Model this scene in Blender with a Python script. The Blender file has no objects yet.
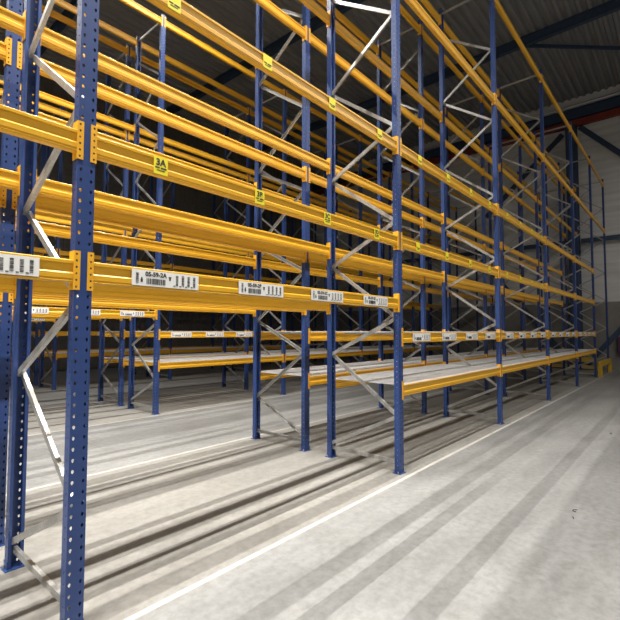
import bpy, math, random
from mathutils import Matrix, Vector
random.seed(5)
sc = bpy.context.scene
COL = sc.collection
PI = math.pi

# ------------------------------------------------------------------ plan of the place (metres)
EYE = 1.704
FRX = [-2.69, 1.05, 4.77, 8.52, 12.24, 15.94, 19.56, 22.98]    # frame positions along the aisle
DEP, GAP, AISLE = 1.045, 0.476, 3.074
YA = 2.702
ROWS = []
y = YA
for k in range(3):
    ROWS.append((y, y + DEP)); y += DEP + GAP
    ROWS.append((y, y + DEP)); y += DEP + AISLE
HF = 8.52                                                      # frame height
LV = {'L0': 1.101, 'LM': 1.752, 'L2': 2.171, 'L3': 2.940, 'L4': 4.137, 'L5': 6.282, 'L6': 8.37}
LV2 = dict(LV, L5=6.42, L6=8.46)                               # rows beyond the second aisle
XW = 24.0                                                      # end wall
ZR = 13.0                                                      # roof deck

# ------------------------------------------------------------------ materials
def mat(name, base, rough=0.5, metal=0.0, spec=0.5):
    m = bpy.data.materials.new(name); m.use_nodes = True
    b = m.node_tree.nodes['Principled BSDF']
    b.inputs['Base Color'].default_value = (*base, 1)
    b.inputs['Roughness'].default_value = rough
    b.inputs['Metallic'].default_value = metal
    b.inputs['Specular IOR Level'].default_value = spec
    return m
def N(m, t, **kw):
    n = m.node_tree.nodes.new(t)
    for k, v in kw.items(): setattr(n, k, v)
    return n
def L(m, a, b): m.node_tree.links.new(a, b)
def noisy(name, c0, c1, scale=(1, 1, 1), nscale=6.0, rough=0.5, metal=0.0, spec=0.5, bump=0.0, detail=6):
    m = mat(name, c0, rough, metal, spec)
    b = m.node_tree.nodes['Principled BSDF']
    tc = N(m, 'ShaderNodeTexCoord'); mp = N(m, 'ShaderNodeMapping'); mp.inputs['Scale'].default_value = scale
    nz = N(m, 'ShaderNodeTexNoise'); nz.inputs['Scale'].default_value = nscale; nz.inputs['Detail'].default_value = detail
    cr = N(m, 'ShaderNodeValToRGB')
    cr.color_ramp.elements[0].position = 0.3; cr.color_ramp.elements[1].position = 0.7
    cr.color_ramp.elements[0].color = (*c0, 1); cr.color_ramp.elements[1].color = (*c1, 1)
    L(m, tc.outputs['Object'], mp.inputs['Vector']); L(m, mp.outputs['Vector'], nz.inputs['Vector'])
    L(m, nz.outputs['Fac'], cr.inputs['Fac']); L(m, cr.outputs['Color'], b.inputs['Base Color'])
    if bump:
        bp = N(m, 'ShaderNodeBump'); bp.inputs['Strength'].default_value = bump; bp.inputs['Distance'].default_value = 0.01
        L(m, nz.outputs['Fac'], bp.inputs['Height']); L(m, bp.outputs['Normal'], b.inputs['Normal'])
    return m
YEL = noisy('yellow_paint', (0.69, 0.365, 0.020), (0.76, 0.415, 0.026), (0.4, 3, 3), 5, 0.34)
YELC = noisy('orange_yellow_paint', (0.75, 0.375, 0.020), (0.82, 0.42, 0.026), (2, 2, 2), 8, 0.36)
BLU = noisy('blue_paint', (0.020, 0.048, 0.165), (0.025, 0.057, 0.195), (3, 3, 0.6), 5, 0.38)
GAL = noisy('galvanised_steel', (0.36, 0.36, 0.35), (0.50, 0.50, 0.49), (6, 6, 3), 9, 0.36, 0.6)
WIRE = noisy('galvanised_wire', (0.66, 0.67, 0.68), (0.82, 0.83, 0.84), (2, 2, 2), 9, 0.45, 0.15)
WHITE = mat('white_label', (0.82, 0.82, 0.80), 0.5)
BLACK = mat('black_print', (0.02, 0.02, 0.022), 0.6)
SIGN = mat('bright_yellow_sign', (0.86, 0.74, 0.03), 0.45)
GUARD = noisy('guard_yellow', (0.50, 0.31, 0.02), (0.60, 0.38, 0.025), (2, 2, 2), 6, 0.5)
STEEL = noisy('dark_blue_steel', (0.030, 0.055, 0.105), (0.042, 0.072, 0.13), (2, 2, 1), 4, 0.5)
RED = noisy('red_oxide', (0.20, 0.030, 0.022), (0.28, 0.045, 0.03), (2, 2, 2), 4, 0.5)
PIPE = mat('light_grey_pipe', (0.55, 0.56, 0.56), 0.45, 0.2)
ROOF = noisy('roof_deck_steel', (0.26, 0.265, 0.27), (0.34, 0.345, 0.35), (0.3, 3, 1), 3, 0.55, 0.1)
WOOD = noisy('pallet_wood', (0.30, 0.13, 0.05), (0.42, 0.20, 0.09), (1, 8, 8), 5, 0.75)
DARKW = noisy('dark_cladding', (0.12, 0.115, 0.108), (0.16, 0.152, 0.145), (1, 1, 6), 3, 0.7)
PURPLE = mat('purple_box', (0.10, 0.03, 0.10), 0.5)
DEBRIS = mat('dark_scrap', (0.02, 0.02, 0.022), 0.7)
LAMP = mat('lamp_diffuser', (0.9, 0.9, 0.88), 0.5)
lb = LAMP.node_tree.nodes['Principled BSDF']
lb.inputs['Emission Color'].default_value = (1, 0.96, 0.88, 1); lb.inputs['Emission Strength'].default_value = 6

LAMP_FILL = LAMP.copy(); LAMP_FILL.name = 'added_fill_diffuser'; LAMP_FILL.node_tree.nodes['Principled BSDF'].inputs['Emission Strength'].default_value = 0.6  # weak glow for the added fill lights only

def floor_material():
    m = mat('polished_concrete', (0.5, 0.5, 0.48), 0.48, 0, 0.35)
    b = m.node_tree.nodes['Principled BSDF']
    tc = N(m, 'ShaderNodeTexCoord'); sep = N(m, 'ShaderNodeSeparateXYZ'); L(m, tc.outputs['Object'], sep.inputs[0])
    def math_(op, a, bb=None, c=None):
        n = N(m, 'ShaderNodeMath', operation=op)
        for i, v in enumerate((a, bb, c)):
            if v is None: continue
            if isinstance(v, (int, float)): n.inputs[i].default_value = v
            else: L(m, v, n.inputs[i])
        return n.outputs[0]
    def noise(scale, ns, det=6, dist=0.0, rough=0.55):
        mp = N(m, 'ShaderNodeMapping'); mp.inputs['Scale'].default_value = scale
        L(m, tc.outputs['Object'], mp.inputs['Vector'])
        nz = N(m, 'ShaderNodeTexNoise'); nz.inputs['Scale'].default_value = ns; nz.inputs['Detail'].default_value = det
        nz.inputs['Distortion'].default_value = dist; nz.inputs['Roughness'].default_value = rough
        L(m, mp.outputs['Vector'], nz.inputs['Vector']); return nz.outputs['Fac']
    def ramp(fac, stops):
        r = N(m, 'ShaderNodeValToRGB'); e = r.color_ramp.elements
        e[0].position, e[0].color = stops[0][0], (*stops[0][1], 1)
        e[1].position, e[1].color = stops[-1][0], (*stops[-1][1], 1)
        for p, c in stops[1:-1]:
            q = e.new(p); q.color = (*c, 1)
        L(m, fac, r.inputs['Fac']); return r.outputs['Color']
    def mix(fac, a, bb, mode='MIX'):
        n = N(m, 'ShaderNodeMixRGB', blend_type=mode)
        for i, v in ((0, fac), (1, a), (2, bb)):
            if isinstance(v, (int, float)): n.inputs[i].default_value = v
            elif isinstance(v, tuple): n.inputs[i].default_value = (*v, 1)
            else: L(m, v, n.inputs[i])
        return n.outputs[0]
    Y = sep.outputs['Y']
    big = noise((1, 1, 1), 0.55, 5); fine = noise((1, 1, 1), 14, 8, 0, 0.7)
    streak = noise((0.05, 1, 1), 2.6, 5); mott = noise((0.5, 1, 1), 3.0, 6, 0.6)
    grey = ramp(big, [(0.3, (0.190, 0.192, 0.189)), (0.7, (0.255, 0.256, 0.251))])
    beige = ramp(big, [(0.3, (0.205, 0.199, 0.184)), (0.7, (0.265, 0.257, 0.238))])
    # under the racks the slab is cleaner and warmer; the aisles are grey with tyre wear
    def band(lo, hi, soft=0.03):
        a = N(m, 'ShaderNodeMapRange'); a.inputs[1].default_value = lo - soft; a.inputs[2].default_value = lo + soft
        bb = N(m, 'ShaderNodeMapRange'); bb.inputs[1].default_value = hi - soft; bb.inputs[2].default_value = hi + soft
        L(m, Y, a.inputs[0]); L(m, Y, bb.inputs[0])
        return math_('SUBTRACT', a.outputs[0], bb.outputs[0])
    rk = None
    for i in (0, 2, 4):
        q = band(ROWS[i][0] - 0.18, ROWS[i + 1][1] + 0.18)
        rk = q if rk is None else math_('ADD', rk, q)
    col = mix(rk, grey, beige)
    st = ramp(streak, [(0.32, (0.80, 0.80, 0.80)), (0.5, (0.97, 0.97, 0.97)), (0.68, (1.12, 1.12, 1.11))])
    col = mix(mix(rk, (0.75,) * 3, (0.3,) * 3), col, mix(1.0, col, st, 'MULTIPLY'))
    mo = ramp(mott, [(0.3, (0.84, 0.83, 0.82)), (0.6, (1.04, 1.04, 1.04))])
    col = mix(0.7, col, mix(1.0, col, mo, 'MULTIPLY'))
    fi = ramp(fine, [(0.3, (0.70, 0.69, 0.68)), (0.6, (1.08, 1.08, 1.08))])
    col = mix(0.8, col, mix(1.0, col, fi, 'MULTIPLY'))
    # worn white guide lines
    ln = None
    for yy in (ROWS[0][0] - 0.145, ROWS[1][1] + 0.145, ROWS[2][0] - 0.145, ROWS[3][1] + 0.145, ROWS[4][0] - 0.145):
        q = band(yy - 0.022, yy + 0.022, 0.006)
        ln = q if ln is None else math_('ADD', ln, q)
    wear = N(m, 'ShaderNodeMapRange'); wear.inputs[1].default_value = 0.28; wear.inputs[2].default_value = 0.5
    wear.inputs[3].default_value = 0.35; wear.inputs[4].default_value = 1.0
    L(m, noise((1, 3, 1), 5, 6), wear.inputs[0])
    col = mix(math_('MULTIPLY', ln, wear.outputs[0]), col, (0.42, 0.41, 0.385))
    L(m, col, b.inputs['Base Color'])
    ro = N(m, 'ShaderNodeMapRange'); ro.inputs[3].default_value = 0.36; ro.inputs[4].default_value = 0.6
    L(m, mott, ro.inputs[0]); L(m, ro.outputs[0], b.inputs['Roughness'])
    bp = N(m, 'ShaderNodeBump'); bp.inputs['Strength'].default_value = 0.12; bp.inputs['Distance'].default_value = 0.004
    L(m, fine, bp.inputs['Height']); L(m, bp.outputs['Normal'], b.inputs['Normal'])
    return m
FLOOR = floor_material()

def cladding_material():
    m = mat('wall_panels', (0.5, 0.5, 0.5), 0.6, 0, 0.3)
    b = m.node_tree.nodes['Principled BSDF']
    tc = N(m, 'ShaderNodeTexCoord'); mp = N(m, 'ShaderNodeMapping'); mp.inputs['Scale'].default_value = (1, 0.15, 2.5)
    L(m, tc.outputs['Object'], mp.inputs['Vector'])
    nz = N(m, 'ShaderNodeTexNoise'); nz.inputs['Scale'].default_value = 2.2; nz.inputs['Detail'].default_value = 4
    L(m, mp.outputs['Vector'], nz.inputs['Vector'])
    r = N(m, 'ShaderNodeValToRGB'); e = r.color_ramp.elements
    e[0].position, e[0].color = 0.3, (0.60, 0.60, 0.59, 1); e[1].position, e[1].color = 0.7, (0.75, 0.75, 0.735, 1)
    L(m, nz.outputs['Fac'], r.inputs['Fac']); L(m, r.outputs['Color'], b.inputs['Base Color'])
    return m
PANEL = cladding_material()
CONC = noisy('bare_concrete', (0.20, 0.19, 0.175), (0.28, 0.27, 0.25), (1, 1, 1), 1.2, 0.8, 0, 0.2)

# ------------------------------------------------------------------ mesh helpers
class MB:
    def __init__(s): s.v = []; s.f = []; s.m = []
    def add(s, vs, fs, mi=0):
        o = len(s.v); s.v += [tuple(p) for p in vs]
        s.f += [tuple(o + i for i in q) for q in fs]; s.m += [mi] * len(fs)
    def box(s, x0, x1, y0, y1, z0, z1, mi=0):
        s.add([(x0,y0,z0),(x1,y0,z0),(x1,y1,z0),(x0,y1,z0),(x0,y0,z1),(x1,y0,z1),(x1,y1,z1),(x0,y1,z1)],
              [(0,3,2,1),(4,5,6,7),(0,1,5,4),(1,2,6,5),(2,3,7,6),(3,0,4,7)], mi)
    def extrude(s, prof, p0, p1, ua, va, mi=0, closed=True):
        """sweep a 2D profile (list of (a,b)) along p0->p1 with axes ua, va"""
        p0, p1, ua, va = Vector(p0), Vector(p1), Vector(ua), Vector(va)
        n = len(prof)
        vs = [p0 + ua*a + va*b for a, b in prof] + [p1 + ua*a + va*b for a, b in prof]
        fs = [(i, (i+1) % n, n + (i+1) % n, n + i) for i in range(n if closed else n-1)]
        if closed: fs += [tuple(range(n-1, -1, -1)), tuple(range(n, 2*n))]
        s.add(vs, fs, mi)
    def tube(s, p0, p1, r, n=10, mi=0):
        p0, p1 = Vector(p0), Vector(p1); d = (p1 - p0).normalized()
        a = d.orthogonal().normalized(); b = d.cross(a)
        s.extrude([(r*math.cos(2*PI*i/n), r*math.sin(2*PI*i/n)) for i in range(n)], p0, p1, a, b, mi)
    def holed(s, o, u, v, n, w, h, th, hole):
        """one cell of perforated plate: corner o, size w x h on axes u, v, thickness th against n; hole = 8 (a,b) points about the centre"""
        o, u, v, n = Vector(o), Vector(u), Vector(v), Vector(n)
        out = [(0,0),(w/2,0),(w,0),(w,h/2),(w,h),(w/2,h),(0,h),(0,h/2)]
        inn = [(w/2 + a, h/2 + b) for a, b in hole]
        vs = []
        for dz in (0, -th):
            vs += [o + u*a + v*b + n*dz for a, b in out] + [o + u*a + v*b + n*dz for a, b in inn]
        fs = []
        for i in range(8):
            j = (i+1) % 8
            fs.append((i, j, 8+j, 8+i)); fs.append((16+j, 16+i, 24+i, 24+j)); fs.append((8+i, 8+j, 24+j, 24+i))
        s.add(vs, fs)
    def slab(s, o, u, v, n, w, h, th, mi=0):
        o, u, v, n = Vector(o), Vector(u), Vector(v), Vector(n)
        c = [o, o+u*w, o+u*w+v*h, o+v*h]; d = [p - n*th for p in c]
        s.add(c + d, [(0,1,2,3),(7,6,5,4),(0,4,5,1),(1,5,6,2),(2,6,7,3),(3,7,4,0)], mi)
    def mesh(s, name, *mats, smooth=False):
        me = bpy.data.meshes.new(name); me.from_pydata(s.v, [], s.f)
        for m in mats: me.materials.append(m)
        if len(mats) > 1: me.polygons.foreach_set('material_index', s.m)
        me.update()
        import bmesh
        bm = bmesh.new(); bm.from_mesh(me); bmesh.ops.recalc_face_normals(bm, faces=bm.faces); bm.to_mesh(me); bm.free()
        if smooth: me.polygons.foreach_set('use_smooth', [True]*len(me.polygons))
        return me
def link(name, data, parent=None, loc=(0,0,0), rotz=0.0, scale=None):
    o = bpy.data.objects.new(name, data); COL.objects.link(o)
    o.location = loc; o.rotation_euler = (0, 0, rotz)
    if scale: o.scale = scale
    if parent: o.parent = parent
    return o
def thing(name, label, cat, loc=(0,0,0), rotz=0.0, group=None, data=None):
    o = link(name, data, None, loc, rotz); o['label'] = label; o['category'] = cat; o['kind'] = 'thing'
    if group: o['group'] = group
    return o
def struct(name, data, loc=(0,0,0)):
    o = link(name, data, None, loc); o['kind'] = 'structure'; return o
def copy_tree(src, parent=None):
    c = src.copy(); COL.objects.link(c)
    if parent: c.parent = parent
    for ch in KIDS.get(src.name, ()): copy_tree(ch, c)
    return c
KIDS = {}
def remember(o):
    KIDS[o.name] = list(o.children)
    for c in o.children: remember(c)

ORD = ['first', 'second', 'third', 'fourth', 'fifth', 'sixth', 'seventh', 'eighth', 'ninth']

# ------------------------------------------------------------------ the room
fb = MB(); fb.add([(-9,-14,0),(XW,-14,0),(XW,20.5,0),(-9,20.5,0)], [(0,1,2,3)])
struct('floor', fb.mesh('floor', FLOOR))
# end wall: ribbed sandwich panels above a concrete plinth
wb = MB(); y0, y1 = -14.0, 20.5
wb.box(XW - 0.06, XW + 0.2, y0, y1, 0, 3.08, 1)
z = 3.08
while z < ZR:
    h = 0.333
    wb.box(XW, XW + 0.2, y0, y1, z + 0.012, z + h)
    wb.box(XW + 0.014, XW + 0.2, y0, y1, z, z + 0.012)
    z += h
struct('wall_end', wb.mesh('wall_end', PANEL, CONC))
m = MB(); m.box(-9, XW, 20.5, 20.7, 0, ZR)
for i in range(110): m.box(-9 + i*0.3, -9 + i*0.3 + 0.15, 20.46, 20.5, 0, ZR)
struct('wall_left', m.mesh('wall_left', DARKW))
m = MB(); m.box(-9, XW, -14.2, -14, 0, ZR); struct('wall_right', m.mesh('wall_right', PANEL))
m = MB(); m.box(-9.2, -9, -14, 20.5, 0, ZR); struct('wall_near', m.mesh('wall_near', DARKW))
# trapezoidal roof deck, ribs along the aisles
prof = []; yy = -14.0
while yy < 20.5:
    prof += [(yy, 0), (yy + 0.10, 0), (yy + 0.15, 0.12), (yy + 0.25, 0.12)]; yy += 0.30
prof = [(a, b) for a, b in prof]
m = MB(); top = [(prof[-1][0], 0.3), (prof[0][0], 0.3)]
m.extrude(prof + top, (-9, 0, ZR), (XW + 0.2, 0, ZR), (0,1,0), (0,0,1))
struct('ceiling', m.mesh('ceiling', ROOF))

def ibeam(b, h, tf, tw):
    return [(-b/2,-h/2),(b/2,-h/2),(b/2,-h/2+tf),(tw/2,-h/2+tf),(tw/2,h/2-tf),(b/2,h/2-tf),(b/2,h/2),(-b/2,h/2),(-b/2,h/2-tf),(-tw/2,h/2-tf),(-tw/2,-h/2+tf),(-b/2,-h/2+tf)]
# roof beams across the hall
for i, xx in enumerate((5.6, 11.6, 17.6)):
    m = MB(); m.extrude(ibeam(0.18, 0.36, 0.016, 0.012), (0, -14, 0), (0, 20.4, 0), (1,0,0), (0,0,1))
    thing('roof_beam', 'dark steel beam under the roof deck, %s from the end wall' % ('third', 'second', 'nearest')[i], 'roof beam',
          (xx, 0, ZR - 0.19), 0, 'steel beams under the roof', m.mesh('roof_beam', STEEL))
# end-wall steelwork
def bar(name, label, cat, p0, p1, w, d, ma, group=None):
    p0, p1 = Vector(p0), Vector(p1); ax = (p1 - p0).normalized(); side = Vector((1,0,0)); up = ax.cross(side).normalized()
    m = MB(); m.extrude([(-d/2,-w/2),(d/2,-w/2),(d/2,w/2),(-d/2,w/2)], (0,0,0), p1 - p0, side, up)
    return thing(name, label, cat, p0, 0, group, m.mesh(name, ma))
m = MB(); m.extrude(ibeam(0.44, 0.40, 0.03, 0.02), (0,0,0), (0,0,11.56), (0,1,0), (1,0,0))
thing('steel_column', 'tall dark blue steel column standing against the end wall', 'column', (XW - 0.27, 3.98, 0), 0, None, m.mesh('steel_column', STEEL))
GB = 'steel braces on the end wall'
bar('wall_brace', 'dark blue brace falling right from the column head on the end wall', 'brace', (XW - 0.12, 3.64, 11.5), (XW - 0.12, 0.2, 7.7), 0.22, 0.1, STEEL, GB)
bar('wall_brace', 'dark blue brace falling left from the column head on the end wall', 'brace', (XW - 0.12, 4.38, 11.35), (XW - 0.12, 8.1, 7.9), 0.22, 0.1, STEEL, GB)
bar('wall_brace', 'dark blue brace rising right from the column foot above the yellow guard', 'brace', (XW - 0.12, 3.62, 0.2), (XW - 0.12, 0.2, 4.4), 0.22, 0.1, STEEL, GB)
bar('wall_brace', 'dark blue brace rising left from the column foot on the end wall', 'brace', (XW - 0.12, 4.40, 0.4), (XW - 0.12, 8.4, 5.6), 0.22, 0.1, STEEL, GB)
bar('wall_rail', 'dark horizontal steel tube on the end wall, right of the steel column', 'rail', (XW - 0.27, -13.9, 5.98), (XW - 0.27, 3.7, 5.98), 0.2, 0.12, STEEL)
bar('wall_rail', 'dark horizontal steel tube on the end wall, left of the steel column behind the racks', 'rail', (XW - 0.27, 4.26, 5.98), (XW - 0.27, 20.3, 5.98), 0.2, 0.12, STEEL)
m = MB(); m.extrude(ibeam(0.2, 0.5, 0.02, 0.014), (0,0,0), (0,34.4,0), (1,0,0), (0,0,1))
thing('eaves_beam', 'dark blue steel beam along the top of the end wall', 'beam', (XW - 0.14, -13.95, 12.2), 0, None, m.mesh('eaves_beam', STEEL))
m = MB(); m.box(-0.1, 0.1, 0, 34.4, -0.15, 0.15)
thing('red_pipe', 'dark red steel rail along the end wall below the roof', 'rail', (XW - 0.16, -13.95, 11.72), 0, None, m.mesh('red_pipe', RED))
m = MB(); m.tube((0,0,0), (0,34.4,0), 0.07, 12)
thing('grey_pipe', 'light grey pipe running across under the roof by the end wall', 'pipe', (XW - 0.31, -13.95, 12.52), 0, None, m.mesh('grey_pipe', PIPE))
bar('roof_brace', 'dark diagonal brace under the roof deck by the end wall', 'brace', (17.7, 4.5, 12.75), (XW - 0.2, -2.0, 12.75), 0.12, 0.1, STEEL)

# ------------------------------------------------------------------ rack uprights, braces, frames
W2, UD, TH = 0.05, 0.07, 0.003
PITCH = 0.0625
HEX = [(-0.0050,-0.008),(0,-0.014),(0.0050,-0.008),(0.0078,0.0),(0.0058,0.007),(0,0.011),(-0.0058,0.007),(-0.0078,0.0)]
RND = [(0.0045*a*1.3, 0.0045*b*1.3) for a, b in ((-.7,-.7),(0,-1),(.7,-.7),(1,0),(.7,.7),(0,1),(-.7,.7),(-1,0))]
def upright_mesh():
    """open section, perforated face towards -y at y=-UD/2, base at z=0"""
    m = MB(); n = int(HF / PITCH); cw = 0.022
    yf = -UD/2; ux, vz, nn = (1,0,0), (0,0,1), (0,-1,0)
    c1 = -0.030 - cw/2; c2 = 0.030 - cw/2
    for a, b in ((-W2, c1), (c1 + cw, c2), (c2 + cw, W2)):
        m.slab((a, yf, 0), ux, vz, nn, b - a, n*PITCH, TH)
    for i in range(n):
        for c in (c1, c2): m.holed((c, yf, i*PITCH), ux, vz, nn, cw, PITCH, TH, HEX)
    # side flanges with one row of round holes, then lips
    for sx in (-1, 1):
        o = W2*sx; nx = (sx,0,0)
        s0 = yf + 0.022; sw = 0.016
        m.slab((o, yf, 0), (0,1,0), vz, nx, s0 - yf, n*PITCH, TH)
        m.slab((o, s0 + sw, 0), (0,1,0), vz, nx, UD/2 - s0 - sw, n*PITCH, TH)
        for i in range(n): m.holed((o, s0, i*PITCH), (0,1,0), vz, nx, sw, PITCH, TH, RND)
        m.box(*sorted((o, o - sx*0.018)), UD/2 - TH, UD/2, 0, n*PITCH)
        m.box(*sorted((o - sx*0.018, o - sx*0.021)), UD/2 - 0.016, UD/2, 0, n*PITCH)
    return m.mesh('upright', BLU)
UPR = upright_mesh()
m = MB(); m.box(-0.07, 0.07, -0.055, 0.055, 0, 0.007)
for s in (-1, 1):
    m.box(s*0.052 - 0.003, s*0.052 + 0.003, -0.034, 0.034, 0.007, 0.06)
BASE = m.mesh('base_plate', BLU)
m = MB(); m.tube((0, 0, 0), (0, 0, 0.021), 0.009, 6)
BOLT = m.mesh('anchor_bolt', GAL)

INNER = [0.19, 1.39, 2.59, 3.80, 5.06, 6.46, 7.86]
OUTER = [0.67, 1.87, 3.08, 4.30, 5.77, 7.18]
def brace_mesh(z0, z1, nm='diagonal_brace'):
    """galvanised channel across the frame depth from height z0 at the inner upright to z1 at the aisle upright"""
    p0 = Vector((0, 0.0, 0)); p1 = Vector((0, -(DEP - 0.03), z1 - z0)); d = (p1 - p0).normalized()
    side = Vector((1,0,0)); up = side.cross(d)
    w, dp, t = 0.044, 0.026, 0.003
    pr = [(-dp/2, -w/2), (dp/2, -w/2), (dp/2, -w/2 + t), (-dp/2 + t, -w/2 + t), (-dp/2 + t, w/2 - t), (dp/2, w/2 - t), (dp/2, w/2), (-dp/2, w/2)]
    m = MB(); m.extrude(pr, p0, p1, side, up)
    return m.mesh(nm, GAL)
HOR = brace_mesh(0.13, 0.13, 'horizontal_brace')

def build_frame():
    r = link('upright_frame', None); r['category'] = 'upright frame'; r['kind'] = 'thing'; r['group'] = 'blue upright frames of the racking'
    for yy, rz in ((0, 0), (DEP, PI)):
        u = link('upright', UPR, r, (0, yy, 0), rz)
        link('base_plate', BASE, u)
        for sx in (-1, 1): link('anchor_bolt', BOLT, u, (sx*0.061, -0.02, 0.007))
    for z in (0.13, HF - 0.12): link('horizontal_brace', HOR, r, (0.0, DEP - 0.015, z))
    for k, zi in enumerate(INNER):
        if k < len(OUTER): link('diagonal_brace', brace_mesh(zi, OUTER[k]), r, (-0.014, DEP - 0.015, zi))
        if k > 0: link('diagonal_brace', brace_mesh(zi, OUTER[k-1]), r, (0.014, DEP - 0.015, zi))
    remember(r); return r

# ------------------------------------------------------------------ beams
BH, BD = 0.130, 0.050
def rail_mesh(ln):
    fr = [(0.004, 0), (0, -0.004), (0, -0.020), (0.008, -0.024), (0.010, -0.045), (0.010, -0.068), (0.0, -0.080), (0.0, -0.108), (0.005, -0.112), (0.005, -0.118), (0, -0.122), (0.002, -BH)]
    pr = fr + [(BD - a, b) for a, b in reversed(fr)]
    m = MB(); m.extrude(pr, (0.0, 0, 0), (ln, 0, 0), (0,1,0), (0,0,1))
    return m.mesh('rail', YEL)
CH = 0.228
def connector_mesh(s):
    """hook-on end plate; s=+1 at the rail's left end (plate wraps the post towards -x); z=0 is its top"""
    m = MB(); cw = 0.020; w = 0.034; cell = CH/6
    x0 = -w if s > 0 else 0.0
    c = x0 + (0.010 if s > 0 else 0.004)
    yf = -0.006; ux, vz, nn = (1,0,0), (0,0,1), (0,-1,0)
    hx = [(a*0.8, b*0.62) for a, b in HEX]
    m.slab((x0, yf, -CH), ux, vz, nn, c - x0, CH, 0.004)
    m.slab((c + cw, yf, -CH), ux, vz, nn, x0 + w - c - cw, CH, 0.004)
    for i in range(6): m.holed((c, yf, -CH + i*cell), ux, vz, nn, cw, cell, 0.004, hx)
    m.box(-0.002, 0.002, yf, 0.062, -CH, 0)
    return m.mesh('connector', YELC)
CONL, CONR = connector_mesh(1), connector_mesh(-1)

def text_mesh(body, size):
    cu = bpy.data.curves.new('lettering', 'FONT'); cu.body = body; cu.size = size; cu.align_x = 'CENTER'; cu.align_y = 'CENTER'
    cu.extrude = 0.0004; cu.offset = size*0.035
    o = bpy.data.objects.new('lettering', cu); COL.objects.link(o)
    bpy.context.view_layer.update()
    me = bpy.data.meshes.new_from_object(o.evaluated_get(bpy.context.evaluated_depsgraph_get()))
    bpy.data.objects.remove(o); bpy.data.curves.remove(cu)
    me.transform(Matrix.Rotation(PI/2, 4, 'X')); me.materials.clear(); me.materials.append(BLACK)
    return me
def bars(m, x0, x1, z0, z1, rnd, vert=True, n=16):
    y = -0.0012; a, b = (x0, x1) if vert else (z0, z1); st = (b - a)/n; p = a
    while p < b - st*0.4:
        w = st*rnd.choice((0.35, 0.5, 0.9)); e = min(p + w, b)
        if vert: m.box(p, e, y, 0, z0, z1)
        else: m.box(x0, x1, y, 0, p, e)
        p = e + st*rnd.choice((0.35, 0.5, 0.8))
LBW, LBH = 0.50, 0.104
m = MB(); m.box(-LBW/2, LBW/2, 0, 0.001, -LBH/2, LBH/2); PLATE = m.mesh('barcode_label', WHITE)
def bar_art(seed):
    r = random.Random(seed); m = MB()
    bars(m, -0.222, -0.204, -0.034, 0.036, r, False, 12)                      # side code
    m.box(-0.190, -0.176, -0.0012, 0, -0.028, -0.006); m.box(-0.187, -0.179, -0.0012, 0, -0.006, 0.004)
    bars(m, -0.150, -0.010, -0.038, 0.000, r, True, 24)                       # main code
    m.box(0.014, 0.026, -0.0012, 0, -0.004, 0.014); m.box(0.010, 0.030, -0.0012, 0, 0.014, 0.022)
    for k in range(4):
        x = 0.066 + k*0.046
        bars(m, x, x + 0.018, -0.034, 0.036, r, False, 13)
        m.box(x - 0.018, x - 0.004, -0.0012, 0, -0.040, -0.034)
    return m.mesh('printed_codes', BLACK)
ART = [bar_art(i) for i in range(3)]
m = MB(); m.box(-0.052, 0.052, 0, 0.001, -0.060, 0.060); SPLATE = m.mesh('load_sign', SIGN)
m = MB(); m.box(-0.042, -0.008, -0.001, 0, -0.020, -0.011); m.box(0.0, 0.042, -0.001, 0, -0.022, -0.011); m.box(-0.03, 0.03, -0.001, 0, -0.036, -0.030)
SLINE = m.mesh('small_print', BLACK)
TXT = {}
def letters(body, size):
    if (body, size) not in TXT: TXT[(body, size)] = text_mesh(body, size)
    return TXT[(body, size)]
RAIL = {}
def build_beam(bay):
    ln = FRX[bay+1] - FRX[bay] - 2*W2 - 0.008
    key = round(ln, 3)
    if key not in RAIL: RAIL[key] = rail_mesh(ln)
    r = link('rack_beam', None); r['category'] = 'beam'; r['kind'] = 'thing'; r['group'] = 'yellow pallet beams of the racking'
    link('rail', RAIL[key], r, (0, 0, -0.055))
    link('connector', CONL, r, (0.0, 0, 0)); link('connector', CONR, r, (ln, 0, 0))
    remember(r); return r, ln
def add_labels(r, ln, bay, texts, art0=0):
    for k in range(4):
        x = ln*(0.118 + 0.242*k) + 0.075 + (0.065 if bay == 0 else 0)
        p = link('barcode_label', PLATE, r, (x - (0.012 if bay == 1 else 0), -0.0022, -0.055 - 0.064))
        p['label'] = 'white label printed with barcodes'
        link('printed_codes', ART[(art0 + k) % 3], p)
        if texts: link('lettering', letters(texts[k], 0.040), p, (-0.082, -0.0008, 0.026))
def add_signs(r, ln, texts, dx=0.0):
    for k in range(4):
        x = ln*(0.118 + 0.25*k) + dx
        p = link('load_sign', SPLATE, r, (x, -0.0022, -0.055 - 0.062)); p['label'] = 'small bright yellow sign with black print'
        link('small_print', SLINE, p)
        if texts: link('lettering', letters(texts[k], 0.062), p, (0, -0.0008, 0.020))

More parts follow.
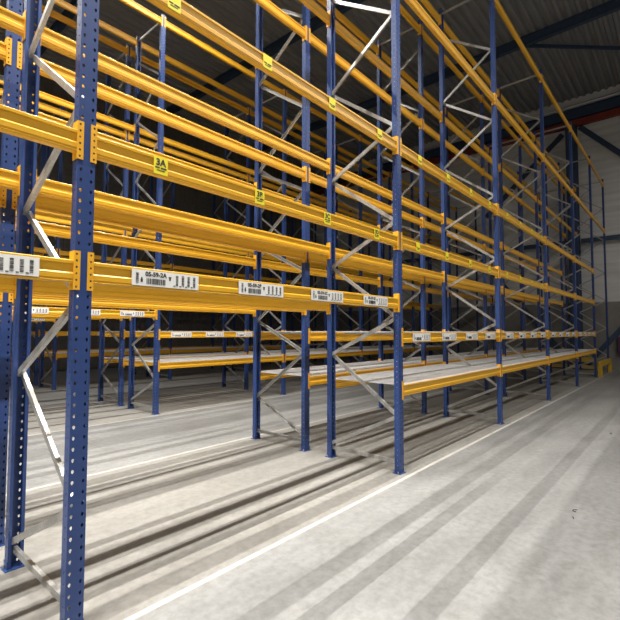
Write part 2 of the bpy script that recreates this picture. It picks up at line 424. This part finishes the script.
# beams and decks wholly hidden behind others are left out
HIDDEN = set()
for (ri_, lk_), qq in {
    (2, 'L0'): [(3, 1)],
    (2, 'L3'): [(1, 0), (2, 0), (2, 1), (3, 0), (3, 1), (4, 1)],
    (2, 'L4'): [(2, 0), (3, 0), (4, 0), (5, 0)],
    (2, 'L5'): [(2, 0), (3, 0), (4, 0), (5, 0), (6, 0)],
    (2, 'LM'): [(4, 1), (5, 0), (5, 1)],
    (3, 'L0'): [(3, 1), (4, 1), (5, 1)],
    (3, 'L3'): [(1, 0), (1, 1), (2, 0), (2, 1), (3, 0), (3, 1), (4, 0)],
    (3, 'L4'): [(1, 1), (2, 1), (3, 1), (4, 1), (5, 1)],
    (3, 'L5'): [(1, 1), (2, 1), (3, 1), (4, 1), (5, 1), (6, 1)],
    (3, 'L6'): [(1, 1), (2, 1), (3, 1), (4, 1), (5, 1), (6, 1)],
    (3, 'LM'): [(4, 0), (4, 1), (5, 0), (5, 1)],
    (4, 'L0'): [(4, 1)],
    (4, 'L3'): [(1, 0), (1, 1), (2, 0), (2, 1), (3, 0), (3, 1), (4, 0), (4, 1)],
    (4, 'LM'): [(4, 0), (4, 1)],
    (5, 'L0'): [(4, 0)],
    (5, 'L2'): [(1, 1)],
    (5, 'L3'): [(1, 0), (1, 1), (2, 0), (2, 1), (3, 0), (3, 1), (4, 0)],
    (5, 'L4'): [(1, 0), (1, 1), (2, 0), (2, 1), (3, 0), (3, 1), (4, 0), (4, 1)],
    (5, 'LM'): [(4, 0), (4, 1)],
}.items():
    for b_, s_ in qq: HIDDEN.add(('B', ri_, b_, lk_, s_))
HIDDEN |= {
    ('D', 2, 3, 'LM', 0),
    ('D', 2, 3, 'LM', 1),
    ('D', 2, 4, 'LM', 0),
    ('D', 2, 4, 'LM', 1),
    ('D', 2, 5, 'LM', 0),
    ('D', 2, 5, 'LM', 1),
    ('D', 3, 3, 'LM', 0),
    ('D', 3, 3, 'LM', 1),
    ('D', 3, 4, 'LM', 0),
    ('D', 3, 4, 'LM', 1),
    ('D', 3, 5, 'LM', 0),
    ('D', 3, 5, 'LM', 1),
    ('D', 4, 2, 'LM', 0),
    ('D', 4, 2, 'LM', 1),
    ('D', 4, 3, 'LM', 0),
    ('D', 4, 3, 'LM', 1),
    ('D', 4, 4, 'LM', 0),
    ('D', 4, 4, 'LM', 1),
    ('D', 4, 5, 'LM', 0),
    ('D', 4, 5, 'LM', 1),
}
KEYOF = {}
FRAME0 = build_frame(); frame_used = False
PROTO = {}
def levels(bay):
    if bay <= 1: return ['L2', 'L3', 'L4', 'L5', 'L6']
    if bay <= 5: return ['L0', 'LM', 'L3', 'L4', 'L5', 'L6']
    return ['L5', 'L6']
LEVW = {5: ['lowest level', 'second level up', 'third level up', 'fourth level up', 'top level'],
        6: ['lowest level', 'second level up', 'third level up', 'fourth level up', 'fifth level up', 'top level'],
        2: ['lower level', 'upper level']}
N_FR = {}
for ri, (ya, yb) in enumerate(ROWS):
    first = 0 if ri < 2 else 1
    mirror = ri % 2
    frames = [i for i in range(first, 8) if ('F', ri, i) not in HIDDEN]
    for q, i in enumerate(frames):
        o = FRAME0 if not frame_used else copy_tree(FRAME0); frame_used = True
        o.location = (FRX[i], yb if mirror else ya, 0); o.rotation_euler = (0, 0, PI if mirror else 0)
        o['label'] = 'blue upright frame with galvanised zigzag bracing, %s rack row from camera, %s frame from left' % (ORD[ri], ORD[i - first])
    for bay in range(first, 7):
        lv = levels(bay)
        if ri >= 4 and bay > 4: continue
        for li, lk in enumerate(lv):
            if ri >= 4 and lk in ('L5', 'L6'): continue
            for side in (0, 1):
                if ('B', ri, bay, lk, side) in HIDDEN: continue
                lab = (side == (1 if mirror else 0)) and (lk == ('L2' if bay <= 1 else 'LM')) and bay < 6 and ri < 5
                sgn = ri == 0 and side == 0 and lk in ('L3', 'L4') and bay in (1, 2, 3)
                key = (bay, lk if (lab or sgn) else 0, ri if (sgn or (lab and bay == 1)) else -1, lab, sgn)
                if key not in PROTO:
                    r, ln = build_beam(bay)
                    if lab: add_labels(r, ln, bay, ['05-59-2A', '05-59-2B', '05-59-2C', '05-59-2D'] if (bay == 1 and ri == 0) else None, bay)
                    if sgn: add_signs(r, ln, ['3A', '3B', '3C', '3D'] if (lk == 'L3' and bay == 1) else None, 0.08 if lk == 'L4' else 0.0)
                    remember(r); PROTO[key] = (r, ln); o = r
                else:
                    o = copy_tree(PROTO[key][0]); ln = PROTO[key][1]
                if side == 0:
                    o.location = (FRX[bay] + W2 + 0.004, ya - UD/2 + 0.0015, (LV if ri < 2 else LV2)[lk]); o.rotation_euler = (0, 0, 0)
                else:
                    o.location = (FRX[bay+1] - W2 - 0.004, yb + UD/2 - 0.0015, (LV if ri < 2 else LV2)[lk]); o.rotation_euler = (0, 0, PI)
                KEYOF[o.name] = ('B', ri, bay, lk, side)
                extra = ' with barcode labels' if lab else (' with small yellow signs' if sgn else '')
                o['label'] = 'yellow beam%s, %s of %s rack row, %s bay, %s' % (extra, ('front', 'back')[side], ORD[ri], ORD[bay - first], LEVW[len(lv)][li])

# ------------------------------------------------------------------ wire decks on the two low shelves
def deck_mesh(ln, wid):
    m = MB(); r = 0.0036
    n = int(wid/0.032); 
    for i in range(n + 1):
        yy = i*wid/n; m.box(0, ln, yy - r, yy + r, 0, 2*r)
    k = int(ln/0.1)
    for i in range(k + 1):
        xx = i*ln/k; m.box(xx - r, xx + r, 0, wid, -2*r, 0)
    return m.mesh('mesh_panel', WIRE)
def sup_mesh(wid):
    m = MB(); m.box(-0.02, 0.02, 0, wid, -0.032, -0.0058); return m.mesh('support_channel', GAL)
DW = 0.515
SUP = sup_mesh(DW - 0.03)
DPROTO = {}
for ri, (ya, yb) in enumerate(ROWS[:5]):
    for bay in range(2, 6):
        for lk in ('L0', 'LM'):
            for half in (0, 1):
                if ('D', ri, bay, lk, half) in HIDDEN: continue
                if bay not in DPROTO:
                    ln = FRX[bay+1] - FRX[bay] - 0.13
                    r = link('wire_deck', None); r['category'] = 'deck'; r['kind'] = 'thing'; r['group'] = 'galvanised wire decks on the low shelves'
                    link('mesh_panel', deck_mesh(ln, DW), r)
                    for k in range(8): link('support_channel', SUP, r, ((k + 0.5)*ln/8, 0.055, 0))
                    remember(r); DPROTO[bay] = (r, ln); o = r
                else:
                    o = copy_tree(DPROTO[bay][0]); ln = DPROTO[bay][1]
                z = LV[lk] - 0.055 + 0.006
                if half == 0: o.location = (FRX[bay] + 0.065, ya - UD/2 + 0.002, z); o.rotation_euler = (0,0,0)
                else: o.location = (FRX[bay+1] - 0.065, yb + UD/2 - 0.002, z); o.rotation_euler = (0,0,PI)
                KEYOF[o.name] = ('D', ri, bay, lk, half)
                o['label'] = 'galvanised wire deck, %s half of %s shelf, %s rack row, %s bay' % (('front', 'back')[half], {'L0': 'lowest', 'LM': 'second'}[lk], ORD[ri], ORD[bay - (0 if ri < 2 else 1)])

# ------------------------------------------------------------------ odd things
def guard(label, p0, p1, h, low=False):
    p0, p1 = Vector((*p0, 0)), Vector((*p1, 0)); ln = (p1 - p0).length; rz = math.atan2(p1.y - p0.y, p1.x - p0.x)
    r = thing('guard_rail', label, 'guard rail', p0, rz, 'yellow guard rails by the end wall')
    m = MB(); m.box(-0.07, ln + 0.07, -0.05, 0.05, h - 0.2, h); link('top_rail', m.mesh('top_rail', GUARD), r)
    if low:
        m = MB(); m.box(0.07, ln - 0.07, -0.04, 0.04, 0.05, 0.2); link('lower_rail', m.mesh('lower_rail', GUARD), r)
    m = MB(); m.box(-0.07, 0.07, -0.07, 0.07, 0, h - 0.2); pm = m.mesh('post', GUARD)
    link('post', pm, r); link('post', pm, r, (ln, 0, 0))
    return r
guard('yellow guard rail on two posts beside the last upright at the end of the aisle', (19.90, 2.60), (22.75, 2.62), 0.58)
guard('low yellow guard rail across the end of the rack rows near the end wall', (23.3, 3.2), (23.3, 7.9), 0.55, True)
m = MB(); m.box(0, 0.25, -0.3, 0.3, 0, 0.75); m.box(-0.01, 0, -0.26, 0.26, 0.05, 0.70)
thing('wall_box', 'purple box mounted on the end wall at the right edge', 'box', (XW - 0.31, 2.10, 0.75), 0, None, m.mesh('wall_box', PURPLE))
def pallet_mesh():
    m = MB()
    for i in range(7): m.box(0, 1.2, i*0.117, i*0.117 + 0.098, 0.122, 0.144)
    for j in range(3): m.box(j*0.55, j*0.55 + 0.1, 0, 0.8, 0.1, 0.122)
    for j in range(3):
        for k in range(3): m.box(j*0.55, j*0.55 + 0.1, k*0.35, k*0.35 + 0.1, 0.022, 0.1)
    for k in range(3): m.box(0, 1.2, k*0.35, k*0.35 + 0.1, 0, 0.022)
    return m.mesh('pallet', WOOD)
PM = pallet_mesh()
pw = ['bottom pallet', 'second pallet up', 'third pallet up', 'fourth pallet up', 'fifth pallet up', 'sixth pallet up', 'seventh pallet up', 'eighth pallet up', 'top pallet']
for k in range(9):
    thing('pallet', 'wooden pallet, %s of the stack far behind the left uprights' % pw[k], 'pallet', (3.42 + random.uniform(-.02,.02), 15.62 + random.uniform(-.02,.02), 0.1445*k), random.uniform(-.02,.02), 'stacked wooden pallets', PM)

SCR = [('small dark curled scrap on the aisle floor at the lower right', (4.87, 0.86), [(-0.03, 0), (-0.02, 0.03), (0.02, 0.03), (0.03, 0)]),
       ('tiny dark scrap just left of the curled one on the aisle floor', (4.68, 0.85), [(-0.02, 0), (0.015, 0.012)]),
       ('dark scrap alone on the far aisle floor near the right edge', (8.90, 1.03), [(-0.05, 0), (0.03, 0.03), (0.06, 0)])]
def scrap(label, x, y, pts):
    m = MB()
    for a, b in zip(pts, pts[1:]): m.tube((a[0], a[1], 0.004), (b[0], b[1], 0.004), 0.004, 6)
    thing('strap_scrap', label, 'scrap', (x, y, 0), 0, 'scraps on the aisle floor', m.mesh('strap_scrap', DEBRIS))
for lab, u, pts in SCR: scrap(lab, u[0], u[1], pts)

# ------------------------------------------------------------------ lamps: continuous strip lights over the two aisles, plus added fill rows
HL = 10.5
def strip_light(lab):
    r = link('strip_light', None); r['label'] = lab; r['category'] = 'ceiling lamp'; r['kind'] = 'thing'; r['group'] = 'strip lights over the aisles'
    return r
m = MB(); m.box(-1.45, 1.45, -0.05, 0.05, 0.0, 0.07); HOUS = m.mesh('housing', PIPE)
m = MB(); m.box(-1.42, 1.42, -0.045, 0.045, -0.015, 0.0); DIFF = m.mesh('diffuser', LAMP); DIFF_FILL = m.mesh('diffuser', LAMP_FILL)
m = MB()
for s in (-1, 1): m.tube((s*1.1, 0, 0.07), (s*1.1, 0, ZR - HL), 0.006, 6)
HANG = m.mesh('suspension_wire', PIPE)
ldat = bpy.data.lights.new('strip_glow', 'AREA'); ldat.shape = 'RECTANGLE'; ldat.size = 2.8; ldat.size_y = 0.045; ldat.spread = math.radians(114)
ldat.energy = 420; ldat.color = (1.0, 0.965, 0.91)
lfill = ldat.copy(); lfill.energy = ldat.energy*0.28; lfill.size_y = 0.2; lfill.spread = PI  # added fill row out of view on the right, brightens the rack fronts
lfill_back = lfill.copy(); lfill_back.energy = ldat.energy*0.22  # added fill over the third aisle, lifts the dark rows behind
lfill_end = lfill.copy(); lfill_end.energy = ldat.energy*0.50  # added fill farther along the right-hand row, brightens the end wall
for ai, yy in enumerate((YA - UD/2 - 1.12, ROWS[1][1] + UD/2 + 1.27, YA - UD/2 - AISLE*1.5 - 2*DEP - GAP, ROWS[3][1] + AISLE/2)):
    for k, xx in enumerate([-7.2 + 3*i for i in range((5, 5, 9, 4)[ai])]):
        r = strip_light('slim strip light hanging over the %s aisle, %s from the near end' % (('near', 'second', 'right-hand (added fill)', 'third')[ai], ORD[k]))
        r.location = (xx, yy, HL)
        link('housing', HOUS, r); link('diffuser', DIFF if ai < 2 else DIFF_FILL, r); link('suspension_wire', HANG, r)
        link('strip_glow', ldat if ai < 2 else (lfill_back if ai == 3 else (lfill if k < 5 else lfill_end)), r, (0, 0, -0.02))

# ------------------------------------------------------------------ world, camera, colour
w = bpy.data.worlds.new('World'); sc.world = w; w.use_nodes = True
w.node_tree.nodes['Background'].inputs[0].default_value = (0.8, 0.85, 0.9, 1)
w.node_tree.nodes['Background'].inputs[1].default_value = 0.02
yaw, pit, rol, f = 0.7146, 0.0495, 0.0017, 436.37
F = Vector((math.cos(yaw)*math.cos(pit), math.sin(yaw)*math.cos(pit), math.sin(pit)))
R = Vector((math.sin(yaw), -math.cos(yaw), 0)); U = R.cross(F)
R2 = R*math.cos(rol) + U*math.sin(rol); U2 = -R*math.sin(rol) + U*math.cos(rol)
cam = bpy.data.cameras.new('camera'); co = bpy.data.objects.new('camera', cam); COL.objects.link(co)
M = Matrix((R2, U2, -F)).transposed().to_4x4(); M.translation = Vector((0, 0, EYE)); co.matrix_world = M
cam.sensor_width = 36; cam.sensor_fit = 'HORIZONTAL'; cam.lens = f/620*36; cam.clip_start = 0.05; cam.clip_end = 200
sc.camera = co
vs = sc.view_settings; vs.view_transform = 'Standard'; vs.look = 'None'; vs.gamma = 1; vs.use_curve_mapping = False
vs.exposure = -0.4
